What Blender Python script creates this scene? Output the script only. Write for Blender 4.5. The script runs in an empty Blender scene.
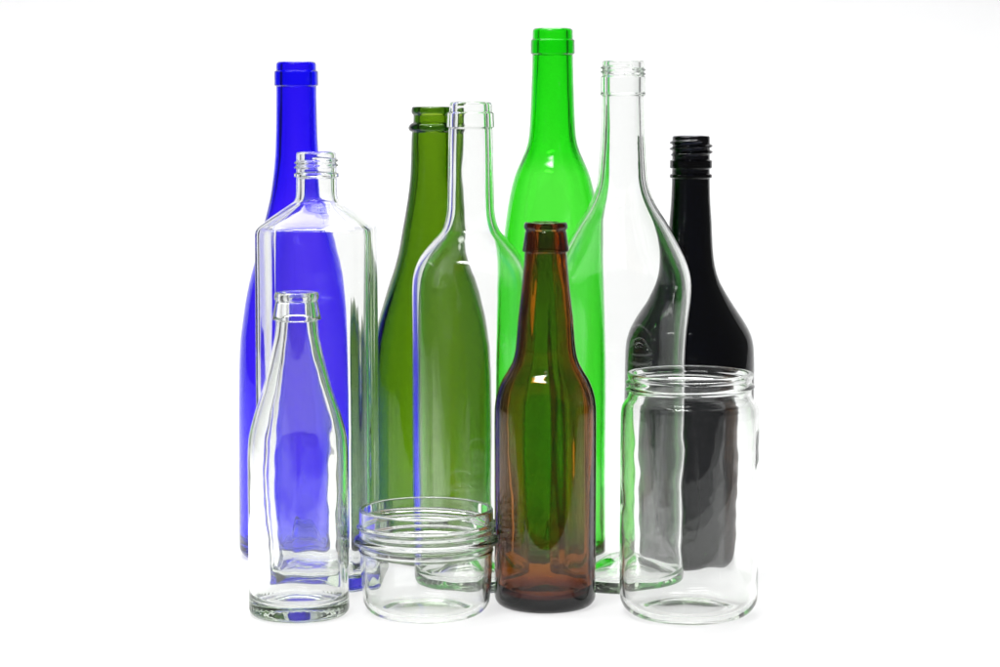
import bpy, math
import numpy as np
from mathutils import Vector

scene = bpy.context.scene
col = scene.collection
mm = 0.001

# ------------------------------------------------------------------ camera
cam_data = bpy.data.cameras.new("camera")
cam = bpy.data.objects.new("camera", cam_data)
col.objects.link(cam)
cam.location = (0.0, -1.540, 0.335)
cam.rotation_euler = (math.radians(90.0 - 5.931), 0.0, 0.0)
cam_data.sensor_width = 36.0
cam_data.lens = 87.84
cam_data.clip_start = 0.05
cam_data.clip_end = 50.0
scene.camera = cam

# ------------------------------------------------------------------ world: a dim studio
world = bpy.data.worlds.new("World")
scene.world = world
world.use_nodes = True
bg = world.node_tree.nodes["Background"]
bg.inputs[0].default_value = (0.95, 0.97, 1.0, 1.0)
bg.inputs[1].default_value = 0.11

# ------------------------------------------------------------------ studio lamps and added fills
def softbox(name, loc, target, sx, sy, watts, colour=(1, 1, 1), hot=False):
    d = bpy.data.lights.new(name, 'AREA')
    d.shape = 'RECTANGLE'
    d.size, d.size_y = sx, sy
    d.energy = watts
    d.color = colour
    if hot:                       # a diffuser that is brightest over its bulb and fades to its rim
        d.use_nodes = True
        nt = d.node_tree
        em = nt.nodes["Emission"]
        geo = nt.nodes.new('ShaderNodeNewGeometry')
        sub = nt.nodes.new('ShaderNodeVectorMath')
        sub.operation = 'SUBTRACT'
        sub.inputs[1].default_value = (0.5, 0.5, 0.0)
        sep = nt.nodes.new('ShaderNodeSeparateXYZ')
        comb = nt.nodes.new('ShaderNodeCombineXYZ')
        ln = nt.nodes.new('ShaderNodeVectorMath')
        ln.operation = 'LENGTH'
        mr = nt.nodes.new('ShaderNodeMapRange')
        mr.interpolation_type = 'SMOOTHERSTEP'
        mr.inputs['From Min'].default_value = 0.5
        mr.inputs['From Max'].default_value = 0.0
        mr.inputs['To Min'].default_value = 0.0
        mr.inputs['To Max'].default_value = 3.0
        nt.links.new(geo.outputs['Parametric'], sub.inputs[0])
        nt.links.new(sub.outputs[0], sep.inputs[0])
        nt.links.new(sep.outputs['X'], comb.inputs['X'])
        nt.links.new(sep.outputs['Y'], comb.inputs['Y'])
        nt.links.new(comb.outputs[0], ln.inputs[0])
        nt.links.new(ln.outputs['Value'], mr.inputs['Value'])
        nt.links.new(mr.outputs[0], em.inputs['Strength'])
    o = bpy.data.objects.new(name, d)
    col.objects.link(o)
    o.location = loc
    v = Vector(target) - Vector(loc)
    o.rotation_euler = v.to_track_quat('-Z', 'Y').to_euler()
    return o

softbox("overhead_softbox", (-0.10, 0.50, 1.70), (-0.04, 0.34, 0.0), 1.30, 0.90, 24.0)
softbox("backdrop_softbox", (0.0, 0.50, 1.62), (0.0, 1.15, 0.45), 1.60, 0.30, 0.8)
softbox("key_softbox", (-0.30, -0.84, 1.42), (0.0, 0.05, 0.10), 1.10, 0.19, 15.0, hot=True)
softbox("under_table_fill", (0.0, 0.22, -0.55), (0.0, 0.22, 0.0), 1.80, 1.30, 26.0)     # fill added under the translucent table top to lift floor shadows
softbox("rear_fill", (0.06, 1.85, 0.05), (0.06, 1.0, 0.36), 3.00, 1.00, 32.0)              # added behind the translucent backdrop to whiten it evenly

# ------------------------------------------------------------------ render settings
scene.view_settings.view_transform = 'Standard'
scene.view_settings.look = 'None'
scene.view_settings.gamma = 1.0
scene.view_settings.exposure = 0.0
scene.render.engine = 'CYCLES'
cy = scene.cycles
cy.max_bounces = 40
cy.diffuse_bounces = 5
cy.glossy_bounces = 24
cy.transmission_bounces = 40
cy.transparent_max_bounces = 48
cy.caustics_reflective = True
cy.caustics_refractive = True
cy.blur_glossy = 0.3
cy.sample_clamp_indirect = 12.0
try:
    cy.use_denoising = True
    cy.denoiser = 'OPENIMAGEDENOISE'
except Exception:
    pass

# ------------------------------------------------------------------ materials
def glass(name, sigma, ior=1.5):
    """Clear soda glass; its colour is light absorbed inside the wall, sigma per metre for r, g, b."""
    m = bpy.data.materials.new(name)
    m.use_nodes = True
    nt = m.node_tree
    nt.nodes.clear()
    out = nt.nodes.new('ShaderNodeOutputMaterial')
    g = nt.nodes.new('ShaderNodeBsdfGlass')
    g.inputs['Color'].default_value = (1, 1, 1, 1)
    g.inputs['Roughness'].default_value = 0.0
    g.inputs['IOR'].default_value = ior
    t = nt.nodes.new('ShaderNodeBsdfTransparent')
    a = nt.nodes.new('ShaderNodeAttribute')
    a.attribute_name = 'fused'            # faces where two parts of one piece of glass run into each other
    mix = nt.nodes.new('ShaderNodeMixShader')
    nt.links.new(a.outputs['Fac'], mix.inputs[0])
    nt.links.new(g.outputs[0], mix.inputs[1])
    nt.links.new(t.outputs[0], mix.inputs[2])
    nt.links.new(mix.outputs[0], out.inputs['Surface'])
    v = nt.nodes.new('ShaderNodeVolumeAbsorption')
    d = max(sigma) * 1.02
    v.inputs['Color'].default_value = tuple(1 - s / d for s in sigma) + (1,)
    v.inputs['Density'].default_value = d
    nt.links.new(v.outputs[0], out.inputs['Volume'])
    return m

G_CLEAR = glass("clear_glass", (5.0, 3.4, 5.8))
G_BLUE = glass("cobalt_blue_glass", (500.0, 700.0, 12.0))
G_GREEN = glass("bright_green_glass", (520.0, 38.0, 640.0))
G_OLIVE = glass("olive_green_glass", (255.0, 160.0, 760.0))
G_AMBER = glass("amber_brown_glass", (165.0, 325.0, 1200.0))
G_BLACK = glass("black_glass", (1200.0, 1150.0, 950.0))

paper = bpy.data.materials.new("white_translucent_sweep")
paper.use_nodes = True
pn = paper.node_tree
pb = pn.nodes["Principled BSDF"]
pb.inputs["Roughness"].default_value = 0.75
pb.inputs["Specular IOR Level"].default_value = 0.2
pnoise = pn.nodes.new('ShaderNodeTexNoise')
pnoise.inputs['Scale'].default_value = 60.0
pnoise.inputs['Detail'].default_value = 3.0
pramp = pn.nodes.new('ShaderNodeValToRGB')
pramp.color_ramp.elements[0].color = (0.865, 0.865, 0.865, 1)
pramp.color_ramp.elements[1].color = (0.885, 0.885, 0.885, 1)
pn.links.new(pnoise.outputs['Fac'], pramp.inputs[0])
pn.links.new(pramp.outputs[0], pb.inputs['Base Color'])
ptrans = pn.nodes.new('ShaderNodeBsdfTranslucent')
pn.links.new(pramp.outputs[0], ptrans.inputs['Color'])
pmix = pn.nodes.new('ShaderNodeMixShader')
pmix.inputs[0].default_value = 0.30
pn.links.new(pb.outputs[0], pmix.inputs[1])
pn.links.new(ptrans.outputs[0], pmix.inputs[2])
pn.links.new(pmix.outputs[0], pn.nodes["Material Output"].inputs['Surface'])

# ------------------------------------------------------------------ backdrop: one paper sweep, table to wall
def build_backdrop():
    path = [(-0.25, 0.0), (-0.10, 0.0), (0.20, 0.0), (0.70, 0.0)]
    R = 0.45
    for i in range(1, 25):
        a = math.pi / 2 * i / 24
        path.append((0.70 + R * math.sin(a), R - R * math.cos(a)))
    path += [(1.15, 0.9), (1.15, 1.5)]
    W = 1.5
    verts, faces = [], []
    for (y, z) in path:
        for x in (-W, -W / 2, 0, W / 2, W):
            verts.append((x, y, z))
    for i in range(len(path) - 1):
        for j in range(4):
            a = i * 5 + j
            faces.append((a, a + 1, a + 6, a + 5))
    me = bpy.data.meshes.new("backdrop")
    me.from_pydata(verts, [], faces)
    for p in me.polygons:
        p.use_smooth = True
    me.materials.append(paper)
    o = bpy.data.objects.new("backdrop", me)
    col.objects.link(o)
    o["kind"] = "structure"
    o["label"] = "seamless white sweep under and behind the glassware"
    return o

build_backdrop()

# ------------------------------------------------------------------ glass vessels
def pchip(xs, ys, xq):
    xs, ys, xq = np.array(xs, float), np.array(ys, float), np.asarray(xq, float)
    h = np.diff(xs)
    d = np.diff(ys) / h
    m = np.zeros(len(xs))
    m[0], m[-1] = d[0], d[-1]
    for k in range(1, len(xs) - 1):
        if d[k - 1] * d[k] > 0:
            w1, w2 = 2 * h[k] + h[k - 1], h[k] + 2 * h[k - 1]
            m[k] = (w1 + w2) / (w1 / d[k - 1] + w2 / d[k])
    xq = np.clip(xq, xs[0], xs[-1])
    i = np.clip(np.searchsorted(xs, xq, side='right') - 1, 0, len(xs) - 2)
    t = (xq - xs[i]) / h[i]
    return ((1 + 2 * t) * (1 - t) ** 2 * ys[i] + t * (1 - t) ** 2 * h[i] * m[i]
            + t * t * (3 - 2 * t) * ys[i + 1] + t * t * (t - 1) * h[i] * m[i + 1])

def smooth(a, b, x):
    t = np.clip((x - a) / (b - a), 0, 1)
    return t * t * (3 - 2 * t)

def ring(z0, z1, h, soft=0.8):
    """A raised band between z0 and z1 (mm)."""
    return lambda z, th: h * smooth(z0 - soft / 2, z0 + soft / 2, z) * (1 - smooth(z1 - soft / 2, z1 + soft / 2, z)) + 0 * th

def bead(zc, w, h):
    """A round bead centred on zc."""
    return lambda z, th: h * np.sqrt(np.clip(1 - ((z - zc) / w) ** 2, 0, 1)) ** 1.3 + 0 * th

def taper(z0, z1, h0, h1, soft=0.8):
    return lambda z, th: (h0 + (h1 - h0) * np.clip((z - z0) / (z1 - z0), 0, 1)) * smooth(z0 - soft / 2, z0 + soft / 2, z) * (1 - smooth(z1 - soft / 2, z1 + soft / 2, z)) + 0 * th

def thread(z0, pitch, turns, h, w, start=0.0):
    """A helical screw ridge that rises anticlockwise and fades at both ends."""
    def f(z, th):
        out = 0 * z + 0 * th
        for n in range(-1, int(turns) + 2):
            phi = np.mod(th - start, 2 * math.pi) + 2 * math.pi * n
            fade = smooth(0, 0.7, phi) * (1 - smooth(2 * math.pi * turns - 0.7, 2 * math.pi * turns, phi))
            zc = z0 + pitch * phi / (2 * math.pi)
            out = np.maximum(out, h * fade * np.exp(-np.abs((z - zc) / w) ** 3))
        return out
    return f

def waves(seed, amp, kth, lz):
    """Slow unevenness of a blown wall: a sum of waves round and along it."""
    rng = np.random.RandomState(seed)
    terms = [(rng.randint(1, kth + 1), 2 * math.pi / (lz * (0.6 + 1.4 * rng.rand())), rng.rand() * 7, rng.rand() * 7, 0.4 + 0.6 * rng.rand())
             for _ in range(14)]
    s = amp / math.sqrt(sum(t[4] ** 2 for t in terms) / 2)
    return lambda z, th: s * sum(t[4] * np.cos(t[0] * th + t[2]) * np.cos(t[1] * z + t[3]) for t in terms)

def octagon(a, s, p=40):
    """Polar radius of a square of half-width a with cut corners (face half-length s), relative to a."""
    e = (a + s) / math.sqrt(2)
    def f(th):
        g = 0
        for k in range(8):
            d = a if k % 2 == 0 else e
            g = g + np.clip(np.cos(th - k * math.pi / 4) / d, 0, None) ** p
        return g ** (-1 / p) / a
    return f

class Vessel:
    SEG = 192

    def __init__(self, prof, top, corner, wall, floor, punt=0.0, under=1.5, feats=(), lip=None, bore=None,
                 uneven=(1, 0.25, 5, 90), fine=(), inner_corner=None, section=None, inner_feats=(), ripple=0.008, streak=0.06):
        """prof: (z, r) of the plain outside in mm, from above the base corner to the top."""
        self.prof, self.top, self.corner = prof, top, corner
        self.wall, self.floor, self.punt, self.under = wall, floor, punt, under
        self.feats, self.fine, self.section = feats, fine, section
        self.uneven, self.inner_feats = uneven, inner_feats
        self.inner_corner = inner_corner or corner * 1.2
        self.lip = lip
        self.ripple, self.streak = ripple, streak

    def r0(self, z):
        zs = [p[0] for p in self.prof]
        rs = [p[1] for p in self.prof]
        return pchip(zs, rs, z)

    def wall_at(self, z):
        return pchip([w[0] for w in self.wall], [w[1] for w in self.wall], z)

    def rin(self, z):
        """inside radius: the outside moved in along its normal"""
        zz = np.linspace(0, self.top, 1600)
        r = self.r0(zz)
        dr = np.gradient(r, zz)
        n = np.sqrt(1 + dr * dr)
        t = self.wall_at(zz)
        zi = zz - t * (-dr) / n
        ri = r - t / n
        o = np.argsort(zi)
        return np.interp(z, zi[o], ri[o])

    def levels(self, lo, hi, seams):
        base = list(np.arange(lo, hi, 2.0))
        for a, b, st in self.fine:
            base = [v for v in base if not (a < v < b)] + list(np.arange(max(a, lo), min(b, hi), st))
        base = [v for v in base if all(abs(v - s) > 0.15 for s in seams) and lo + 0.3 < v < hi - 0.3]
        base += [lo, hi] + [s for s in seams]
        return np.array(sorted(set(round(float(v), 4) for v in base)))

    def build(self, name, mat, parts, seams, loc, rotz, label, category):
        """parts: names from the base up; seams: heights (mm) where one part runs into the next."""
        N = self.SEG
        th = np.arange(N) * 2 * math.pi / N
        c, R0 = self.corner, float(self.r0(self.corner))
        rows = []                    # (z array, r array) each of N, then kind and height
        def add(z, r, kind, out):
            rows.append((np.broadcast_to(z, (N,)).astype(float), np.broadcast_to(r, (N,)).astype(float), kind, out))
        def sect(z):
            if self.section is None:
                return 1.0
            return self.section(th, z)
        # underside, from near the axis to the standing ring
        rc = R0 - c
        for q in np.linspace(0.03, 1.0, 26):
            z = self.under + self.punt * 0.5 * (1 + math.cos(math.pi * min(1, q * 1.08))) if q < 0.93 else 0
            if q >= 0.80:
                zz = self.under + self.punt * 0.5 * (1 + math.cos(math.pi * min(1, q * 1.08)))
                z = zz * (1 - float(smooth(0.80, 0.97, q)))
            add(z, rc * q * (1 if self.section is None else sect(0)), 'base', True)
        for i in range(1, 12):
            a = math.pi / 2 * i / 12
            add(c - c * math.cos(a), (rc + c * math.sin(a)) * sect(0), 'base', True)
        lr_in = float(self.rin(self.top - 4))
        lr_out = float(self.r0(self.top))
        L = self.lip or (lr_out - lr_in) * 0.45
        zo = self.levels(c, self.top - L, seams)
        un_o = waves(self.uneven[0] + 50, self.uneven[1] * 0.16, 4, self.uneven[3])
        un_i = waves(self.uneven[0], self.uneven[1], self.uneven[2], self.uneven[3])
        rip0 = waves(self.uneven[0] + 90, self.ripple, 16, 14)
        stk = waves(self.uneven[0] + 130, self.streak, 15, 420)
        rip = lambda z, th: rip0(z, th) + stk(z, th)
        for z in zo:
            zz = np.full(N, z)
            r = self.r0(zz) * sect(z)
            for f in self.feats:
                r = r + f(zz, th)
            r = r + un_o(zz, th) * smooth(c, c + 12, zz) * (1 - smooth(self.top - 40, self.top - 25, zz))
            add(zz, r, 'wall', True)
        r_a = rows[-1][1]
        # lip: over the top and into the bore
        for i in range(1, 9):
            a = math.pi / 2 * i / 8
            add(self.top - L + L * math.sin(a), r_a - L * (1 - math.cos(a)), 'lip', True)
        Li = L * 0.7
        r_b = np.full(N, float(self.rin(self.top - Li - 1)))
        for i in range(0, 9):
            a = math.pi / 2 * i / 8
            add(self.top - Li + Li * math.cos(a), r_b + Li * (1 - math.sin(a)), 'lip', True)
        # inside, top to bottom
        zb = self.floor + self.inner_corner
        zi = self.levels(zb, self.top - Li - 1, seams)[::-1]
        tw = lambda z: float(self.wall_at(z))
        def sect_in(z, r):
            if self.section is None:
                return 1.0
            return self.section(th, z)
        for z in zi:
            zz = np.full(N, z)
            r = self.rin(zz) * sect_in(z, 0)
            for f in self.inner_feats:
                r = r + f(zz, th)
            r = r + (un_i(zz, th) + rip(zz, th)) * (1 - smooth(self.top - 45, self.top - 20, zz)) * smooth(zb, zb + 15, zz)
            add(zz, r, 'wall', False)
        Ri = float(self.rin(zb))
        ic = self.inner_corner
        for i in range(1, 11):
            a = math.pi / 2 * i / 10
            add(zb - ic * math.sin(a), (Ri - ic * (1 - math.cos(a))) * sect_in(0, 0), 'floor', False)
        rf = Ri - ic
        for q in np.linspace(0.97, 0.03, 22):
            h = self.punt * 0.5 * (1 + math.cos(math.pi * q)) if self.punt else -0.3 * math.cos(math.pi * 3 * q) * (1 - q)
            add(self.floor + h, rf * q * sect_in(0, 0), 'floor', False)
        M = len(rows)
        Z = np.array([r[0] for r in rows])
        R = np.array([r[1] for r in rows])
        P = np.stack([R * np.cos(th), R * np.sin(th), Z], -1) * mm          # M x N x 3
        # smooth normals over the whole piece
        def nrm(v):
            return v / np.maximum(np.linalg.norm(v, axis=-1, keepdims=True), 1e-12)
        A, B = P[:-1], P[1:]
        A2, B2 = np.roll(A, -1, 1), np.roll(B, -1, 1)
        fn = np.cross(A2 - A, B - A) + np.cross(B - B2, A2 - B2)            # faces A, A2, B2, B
        V = np.zeros_like(P)
        V[:-1] += fn + np.roll(fn, 1, 1)
        V[1:] += fn + np.roll(fn, 1, 1)
        V = nrm(V)
        # split rows into parts
        K = len(parts)
        bounds = [-1e9] + list(seams) + [1e9]
        nout = len([1 for r in rows if r[3]])
        mid = [float(r[0].mean()) for r in rows]
        def part_of(i):                                                     # row strip i..i+1
            if rows[i][2] in ('base', 'floor') and rows[i + 1][2] in ('base', 'floor'):
                return 0
            if 'lip' in (rows[i][2], rows[i + 1][2]):
                return K - 1
            zc = 0.5 * (mid[i] + mid[i + 1])
            for k in range(K):
                if bounds[k] < zc < bounds[k + 1]:
                    return k
        strip = [part_of(i) for i in range(M - 1)]
        root = bpy.data.objects.new(name, None)
        root.empty_display_size = 0.02
        root.location = loc
        root.rotation_euler = (0, 0, rotz)
        root["label"], root["category"] = label, category
        col.objects.link(root)
        GAP = 0.012 * mm
        for k in range(K):
            verts, normals, faces, fnorm, fused = [], [], [], [], []
            used = {}
            def row(i, dz=0.0):
                key = (i, dz)
                if key not in used:
                    used[key] = len(verts)
                    q = P[i].copy()
                    q[:, 2] += dz
                    verts.extend(map(tuple, q))
                return used[key]
            cut_lo, cut_hi = bounds[k], bounds[k + 1]
            def dz_of(i):
                if rows[i][2] == 'wall':
                    if abs(mid[i] - cut_lo) < 1e-3:
                        return GAP
                    if abs(mid[i] - cut_hi) < 1e-3:
                        return -GAP
                return 0.0
            for i in range(M - 1):
                if strip[i] != k:
                    continue
                a, b = row(i, dz_of(i)), row(i + 1, dz_of(i + 1))
                for j in range(N):
                    j2 = (j + 1) % N
                    faces.append((a + j, a + j2, b + j2, b + j))
                    fnorm.append((V[i, j], V[i, j2], V[i + 1, j2], V[i + 1, j]))
                    fused.append(0.0)
            if k == 0:                                                      # close the two centres
                for i, flip in ((0, True), (M - 1, False)):
                    a = row(i)
                    f = tuple(a + j for j in range(N))
                    faces.append(f[::-1] if flip else f)
                    nz = V[i].mean(0)
                    nz = nz / np.linalg.norm(nz)
                    fnorm.append([nz] * N)
                    fused.append(0.0)
            for zc, up in ((cut_lo, False), (cut_hi, True)):
                if abs(zc) > 1e8:
                    continue
                idx = [i for i in range(M) if rows[i][2] == 'wall' and abs(mid[i] - zc) < 1e-3]
                io = [i for i in idx if rows[i][3]][0]
                ii = [i for i in idx if not rows[i][3]][0]
                a, b = row(io, dz_of(io)), row(ii, dz_of(ii))
                n = np.array((0, 0, 1.0 if up else -1.0))
                for j in range(N):
                    j2 = (j + 1) % N
                    f = (a + j, a + j2, b + j2, b + j)
                    faces.append(f if up else f[::-1])
                    fnorm.append([n] * 4)
                    fused.append(1.0)
            me = bpy.data.meshes.new(parts[k])
            me.from_pydata(verts, [], faces)
            me.polygons.foreach_set('use_smooth', [True] * len(me.polygons))
            at = me.attributes.new('fused', 'FLOAT', 'FACE')
            at.data.foreach_set('value', fused)
            me.materials.append(mat)
            flat = [tuple(float(x) for x in v) for f in fnorm for v in f]
            me.normals_split_custom_set(flat)
            me.update()
            o = bpy.data.objects.new(parts[k], me)
            o.parent = root
            col.objects.link(o)
        return root

# ------------------------------------------------------------------ the eleven pieces of glassware
# tall cobalt blue wine bottle, back left
Vessel(prof=[(0, 43.0), (8, 43.0), (82.5, 42.5), (132, 41.7), (153.3, 40.6), (167.4, 38.8), (181.5, 36.6), (195.6, 33.6), (209.6, 29.8), (223.6, 26.2), (239, 22.4), (251.6, 19.3), (265.6, 17.0), (276, 15.7), (286.5, 14.9), (300.3, 14.4), (321.1, 14.0), (347.7, 13.8)],
       top=347.7, corner=8, wall=[(0, 3.2), (150, 2.6), (230, 2.7), (270, 3.5), (348, 4.0)], floor=7, punt=22,
       feats=[ring(331, 341.3, 1.35, 0.9)], fine=[(326.1, 347.9, 0.35)], lip=2.2, uneven=(3, 0.12, 4, 140)
       ).build("blue_wine_bottle", G_BLUE, ["body", "neck", "lip"], [262.7, 330], (-0.1416, 0.1650, 0), 0.3,
               "tall cobalt blue glass wine bottle standing behind the square clear bottle", "bottle")

# clear square bottle with cut corners
_oct = octagon(38.4, 29.0)
def facet_section(th, z):
    w = 1.0 - float(smooth(236.5, 256.0, np.array(z)) * 0.35 + np.clip((z - 236.5) / 19.5, 0, 1) * 0.65)
    return w * _oct(th) * (38.4 / 38.4) + (1 - w)
Vessel(prof=[(0, 38.2), (6, 38.2), (181.5, 37.9), (234, 37.8), (237, 37.4), (239.3, 36.4), (242.3, 33.3), (248.9, 24.4), (253.5, 17.6), (255.3, 15.2), (257.3, 14.0), (260.7, 13.5), (270.6, 13.3), (287.8, 13.1)],
       top=287.8, corner=5, wall=[(0, 3.6), (200, 3.4), (240, 3.2), (262, 3.2), (288, 2.9)], floor=10, punt=3,
       feats=[ring(271.2, 274, 1.5, 0.8), ring(278.1, 278.6, 0.0), thread(277.1, 3.1, 2.0, 1.3, 0.8, 2.2)],
       fine=[(227.1, 262.7, 0.5), (266.7, 288.5, 0.3)], lip=1.5, inner_corner=7, uneven=(7, 0.14, 5, 110), ripple=0.012, section=facet_section
       ).build("square_bottle", G_CLEAR, ["body", "neck", "screw_thread"], [237, 270.2], (-0.1211, 0.0720, 0), math.radians(-2.5),
               "tall clear square bottle with cut corners and a short screw neck, before the blue bottle", "bottle")

# olive green sparkling wine bottle
Vessel(prof=[(0, 43.9), (8, 43.9), (111.5, 43.5), (133, 42.9), (147.2, 41.8), (157.8, 40.0), (168.2, 37.8), (182.3, 33.8), (195.5, 29.7), (203.3, 27.1), (217.2, 23.4), (231.2, 20.9), (245.1, 18.4), (259, 16.3), (269.4, 15.2), (296.9, 14.2), (306.7, 13.0), (316.5, 12.8)],
       top=316.7, corner=9, wall=[(0, 4.8), (150, 4.6), (270, 4.6), (317, 4.0)], floor=9, punt=28,
       feats=[bead(302.4, 3.2, 2.9), bead(313.9, 2.9, 1.5)], fine=[(295, 317.4, 0.35)], lip=1.6, uneven=(11, 0.14, 4, 140)
       ).build("sparkling_wine_bottle", G_OLIVE, ["body", "neck", "lip"], [263.8, 297.9], (-0.0470, 0.1560, 0), 0.8,
               "olive green sparkling wine bottle with a ringed lip, behind the clear high-shouldered bottle", "bottle")

# clear high-shouldered wine bottle
Vessel(prof=[(0, 39.0), (6, 39.0), (170, 38.9), (194, 38.9), (203.7, 38.4), (210.3, 37.1), (216.9, 34.5), (223.5, 30.3), (230.1, 24.6), (236.7, 19.0), (243.3, 16.6), (249.9, 15.6),
             (269.6, 15.1), (299.1, 14.5), (320.7, 13.8)],
       top=320.7, corner=6, wall=[(0, 3.4), (200, 3.2), (245, 3.4), (321, 3.8)], floor=7, punt=16,
       feats=[ring(304.0, 313.8, 1.25, 0.9)], fine=[(196, 246, 0.8), (299, 321, 0.35)], lip=2.0, uneven=(17, 0.12, 3, 150), ripple=0.003, streak=0.04
       ).build("clear_wine_bottle", G_CLEAR, ["body", "neck", "lip"], [240.0, 303.0], (-0.0193, 0.0661, 0), 0.0,
               "clear wine bottle with high round shoulders and plain collar, before the olive bottle", "bottle")

# bright green wine bottle
Vessel(prof=[(0, 36.5), (8, 36.5), (113.2, 36.1), (183.5, 35.4), (204.3, 34.7), (225.1, 33.5), (238.9, 32.0), (252.7, 29.9), (259.6, 28.5), (266.4, 26.8), (273.4, 24.4), (280.2, 21.4), (287.1, 18.5), (292.1, 17.0), (300.8, 15.8), (321.3, 14.8), (350.7, 13.9), (370.3, 13.7)],
       top=370.3, corner=8, wall=[(0, 3.0), (200, 2.35), (270, 2.4), (292, 3.5), (372, 4.2)], floor=7, punt=22,
       feats=[ring(352.7, 362.5, 1.2, 0.9)], fine=[(280, 297.4, 0.8), (348.5, 370.7, 0.35)], lip=2.4, uneven=(23, 0.12, 4, 140)
       ).build("green_wine_bottle", G_GREEN, ["body", "neck", "lip"], [293.5, 351.6], (0.0361, 0.1430, 0), 1.1,
               "bright emerald green wine bottle, the tallest of all, behind the brown bottle", "bottle")

# clear broad-shouldered bottle with screw neck
Vessel(prof=[(0, 42.8), (6, 42.8), (90, 42.9), (143.4, 43.2), (163.4, 43.9), (176.8, 44.8), (190.1, 45.8), (196.7, 46.0), (203.4, 45.6), (210, 44.3), (216.6, 42.1), (223.3, 39.1),
             (229.9, 35.7), (236.5, 32.1), (243.1, 28.3), (249.7, 24.0), (256.3, 20.4), (262.9, 17.8), (269.5, 16.3), (282.6, 15.3), (295.7, 14.5), (321.9, 13.7), (347.7, 13.6)],
       top=347.7, corner=6, wall=[(0, 3.4), (200, 3.1), (260, 3.4), (348, 3.0)], floor=7, punt=14,
       feats=[ring(325.0, 326.4, 1.3, 0.7), ring(326.4, 337.4, 0.9, 0.8), thread(338.2, 2.7, 2.1, 1.25, 0.75, 2.6)], fine=[(322, 348, 0.3)],
       lip=1.4, uneven=(29, 0.10, 3, 170), ripple=0.002, streak=0.03
       ).build("screw_neck_bottle", G_CLEAR, ["body", "neck", "screw_thread"], [262.0, 324.0], (0.0808, 0.0695, 0), 2.0,
               "tall clear bottle with broad shoulders and screw neck, between green and black bottles", "bottle")

# black bottle
Vessel(prof=[(0, 45.3), (8, 45.3), (134.1, 45.1), (148.3, 44.7), (155.3, 43.7), (162.3, 41.2), (169.2, 37.2), (176.2, 32.6), (183.2, 28.0), (190.1, 23.8), (197.1, 20.2), (204, 17.9), (211, 16.5), (218, 15.7), (238.7, 14.5), (252.6, 13.5), (265.7, 13.1), (296.8, 12.9)],
       top=296.8, corner=8, wall=[(0, 3.6), (200, 3.2), (296, 3.2)], floor=7, punt=10,
       feats=[ring(267.8, 270.5, 1.55, 0.7), ring(274.4, 280.1, 1.55, 0.7), thread(283.5, 4.2, 2.4, 1.9, 1.05, 3.4)], fine=[(263.4, 296.8, 0.3)],
       lip=1.4, uneven=(31, 0.12, 4, 140)
       ).build("black_bottle", G_BLACK, ["body", "neck", "screw_thread"], [210.5, 266.8], (0.1317, 0.1460, 0), -0.5,
               "opaque black glass bottle with a screw neck, behind the tall clear jar", "bottle")

# brown beer bottle
Vessel(prof=[(0, 32.4), (6, 32.4), (115, 32.4), (126.1, 32.3), (132.5, 31.7), (138.9, 30.2), (145.3, 27.6), (151.7, 23.8), (158.1, 20.6), (164.5, 19.2), (170.9, 18.5), (183.7, 17.5),
             (202.7, 15.4), (226.2, 13.3), (245.8, 12.4)],
       top=245.8, corner=7, wall=[(0, 5.0), (35, 3.4), (130, 2.9), (200, 3.2), (226, 3.9), (246, 4.6)], floor=8, punt=4,
       feats=[taper(227.2, 240.0, 1.6, 0.35, 0.7), bead(243.2, 2.5, 1.3)], fine=[(222, 246, 0.3), (126, 166, 0.8)], lip=1.4, uneven=(37, 0.16, 6, 100), streak=0.16
       ).build("beer_bottle", G_AMBER, ["body", "neck", "lip"], [160.0, 226.4], (0.0289, -0.0004, 0), 0.0,
               "small brown amber beer bottle with a crown lip, front row centre beside the low jar", "bottle")

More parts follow.
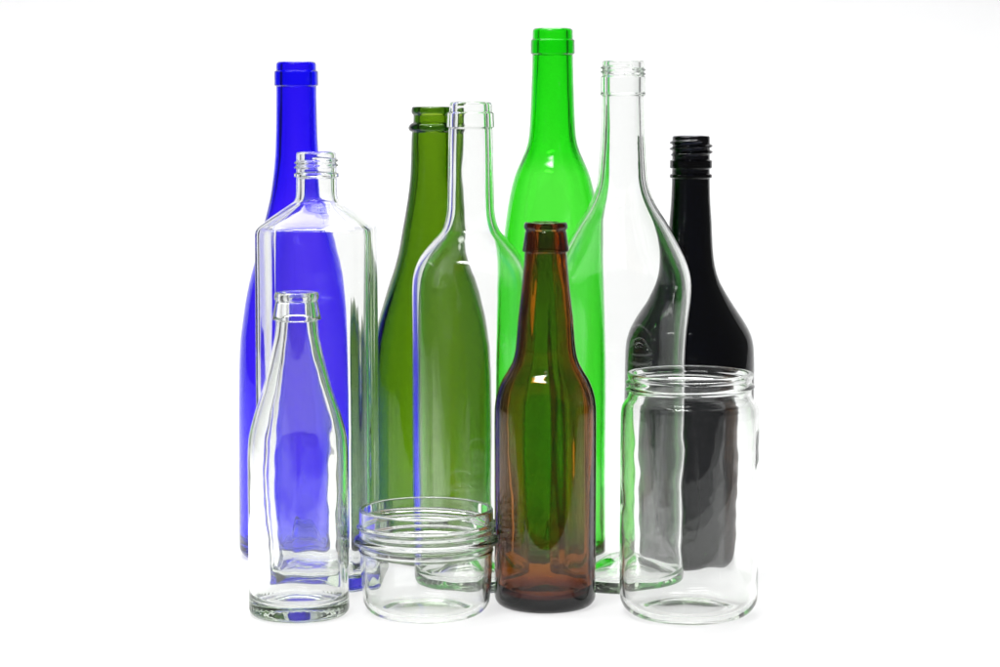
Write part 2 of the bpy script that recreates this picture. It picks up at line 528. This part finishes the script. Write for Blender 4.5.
# small clear bottle with a crown lip
def knurl(z, th):
    return 0.12 * np.sin(th * 48) * smooth(2.0, 3.5, z) * (1 - smooth(6.5, 8.5, z))
Vessel(prof=[(0, 31.5), (6, 31.5), (98, 31.4), (110.7, 30.8), (117, 29.7), (123.3, 28.1), (129.7, 26.2), (136, 24.1), (142.3, 21.9), (148.6, 20.2), (154.9, 18.6), (161.1, 17.0),
             (167.4, 15.6), (173.7, 14.3), (180, 13.4), (190, 12.9), (202.5, 12.4)],
       top=203.8, corner=4.5, wall=[(0, 3.6), (110, 3.0), (170, 3.0), (186, 3.4), (204, 4.0)], floor=9, punt=3,
       feats=[taper(186.5, 197.8, 2.3, 0.5, 0.7), bead(201.0, 2.8, 1.5), knurl], fine=[(4, 10, 0.5), (180, 204, 0.3)], lip=1.4, inner_corner=6,
       uneven=(41, 0.15, 5, 80), ripple=0.014
       ).build("small_clear_bottle", G_CLEAR, ["body", "neck", "lip"], [160.0, 185.4], (-0.1267, -0.0266, 0), 0.4,
               "small clear bottle with a crown lip and thick base, before the square bottle", "bottle")

# low wide clear jar
Vessel(prof=[(0, 38.2), (12, 40.2), (25, 41.2), (40, 41.9), (47, 42.3), (67.4, 42.1)],
       top=67.4, corner=11, wall=[(0, 2.9), (40, 2.7), (68, 2.9)], floor=3.4, punt=2.0,
       feats=[bead(46.9, 2.7, 3.1), ring(40.2, 41.4, 0.5, 0.9), thread(51.8, 4.2, 1.9, 1.7, 1.0, 3.6)], fine=[(36, 67.5, 0.35)], lip=1.3,
       inner_corner=8, uneven=(43, 0.07, 5, 50)
       ).build("low_jar", G_CLEAR, ["body", "screw_rim"], [43.2], (-0.0464, -0.0247, 0), 0.0,
               "low wide clear glass jar with a screw rim, left of the brown bottle", "jar")

# tall clear jar
Vessel(prof=[(0, 41.5), (10, 43.2), (20, 43.5), (104, 43.4), (126, 43.2), (131.5, 42.6), (135.0, 41.0), (137.6, 39.1), (140.5, 38.2), (153.6, 38.3)],
       top=153.6, corner=13, wall=[(0, 3.2), (120, 2.7), (154, 2.8)], floor=4.2, punt=3,
       feats=[thread(142.3, 4.6, 1.25, 2.0, 1.1, 2.4), bead(151.6, 2.3, 0.9)], fine=[(122, 153.6, 0.35)], lip=1.3, inner_corner=9.5,
       uneven=(47, 0.12, 7, 55), ripple=0.03
       ).build("tall_jar", G_CLEAR, ["body", "screw_rim"], [138.6], (0.1188, -0.0276, 0), 0.0,
               "tall clear glass jar with an open screw rim, before the black bottle", "jar")
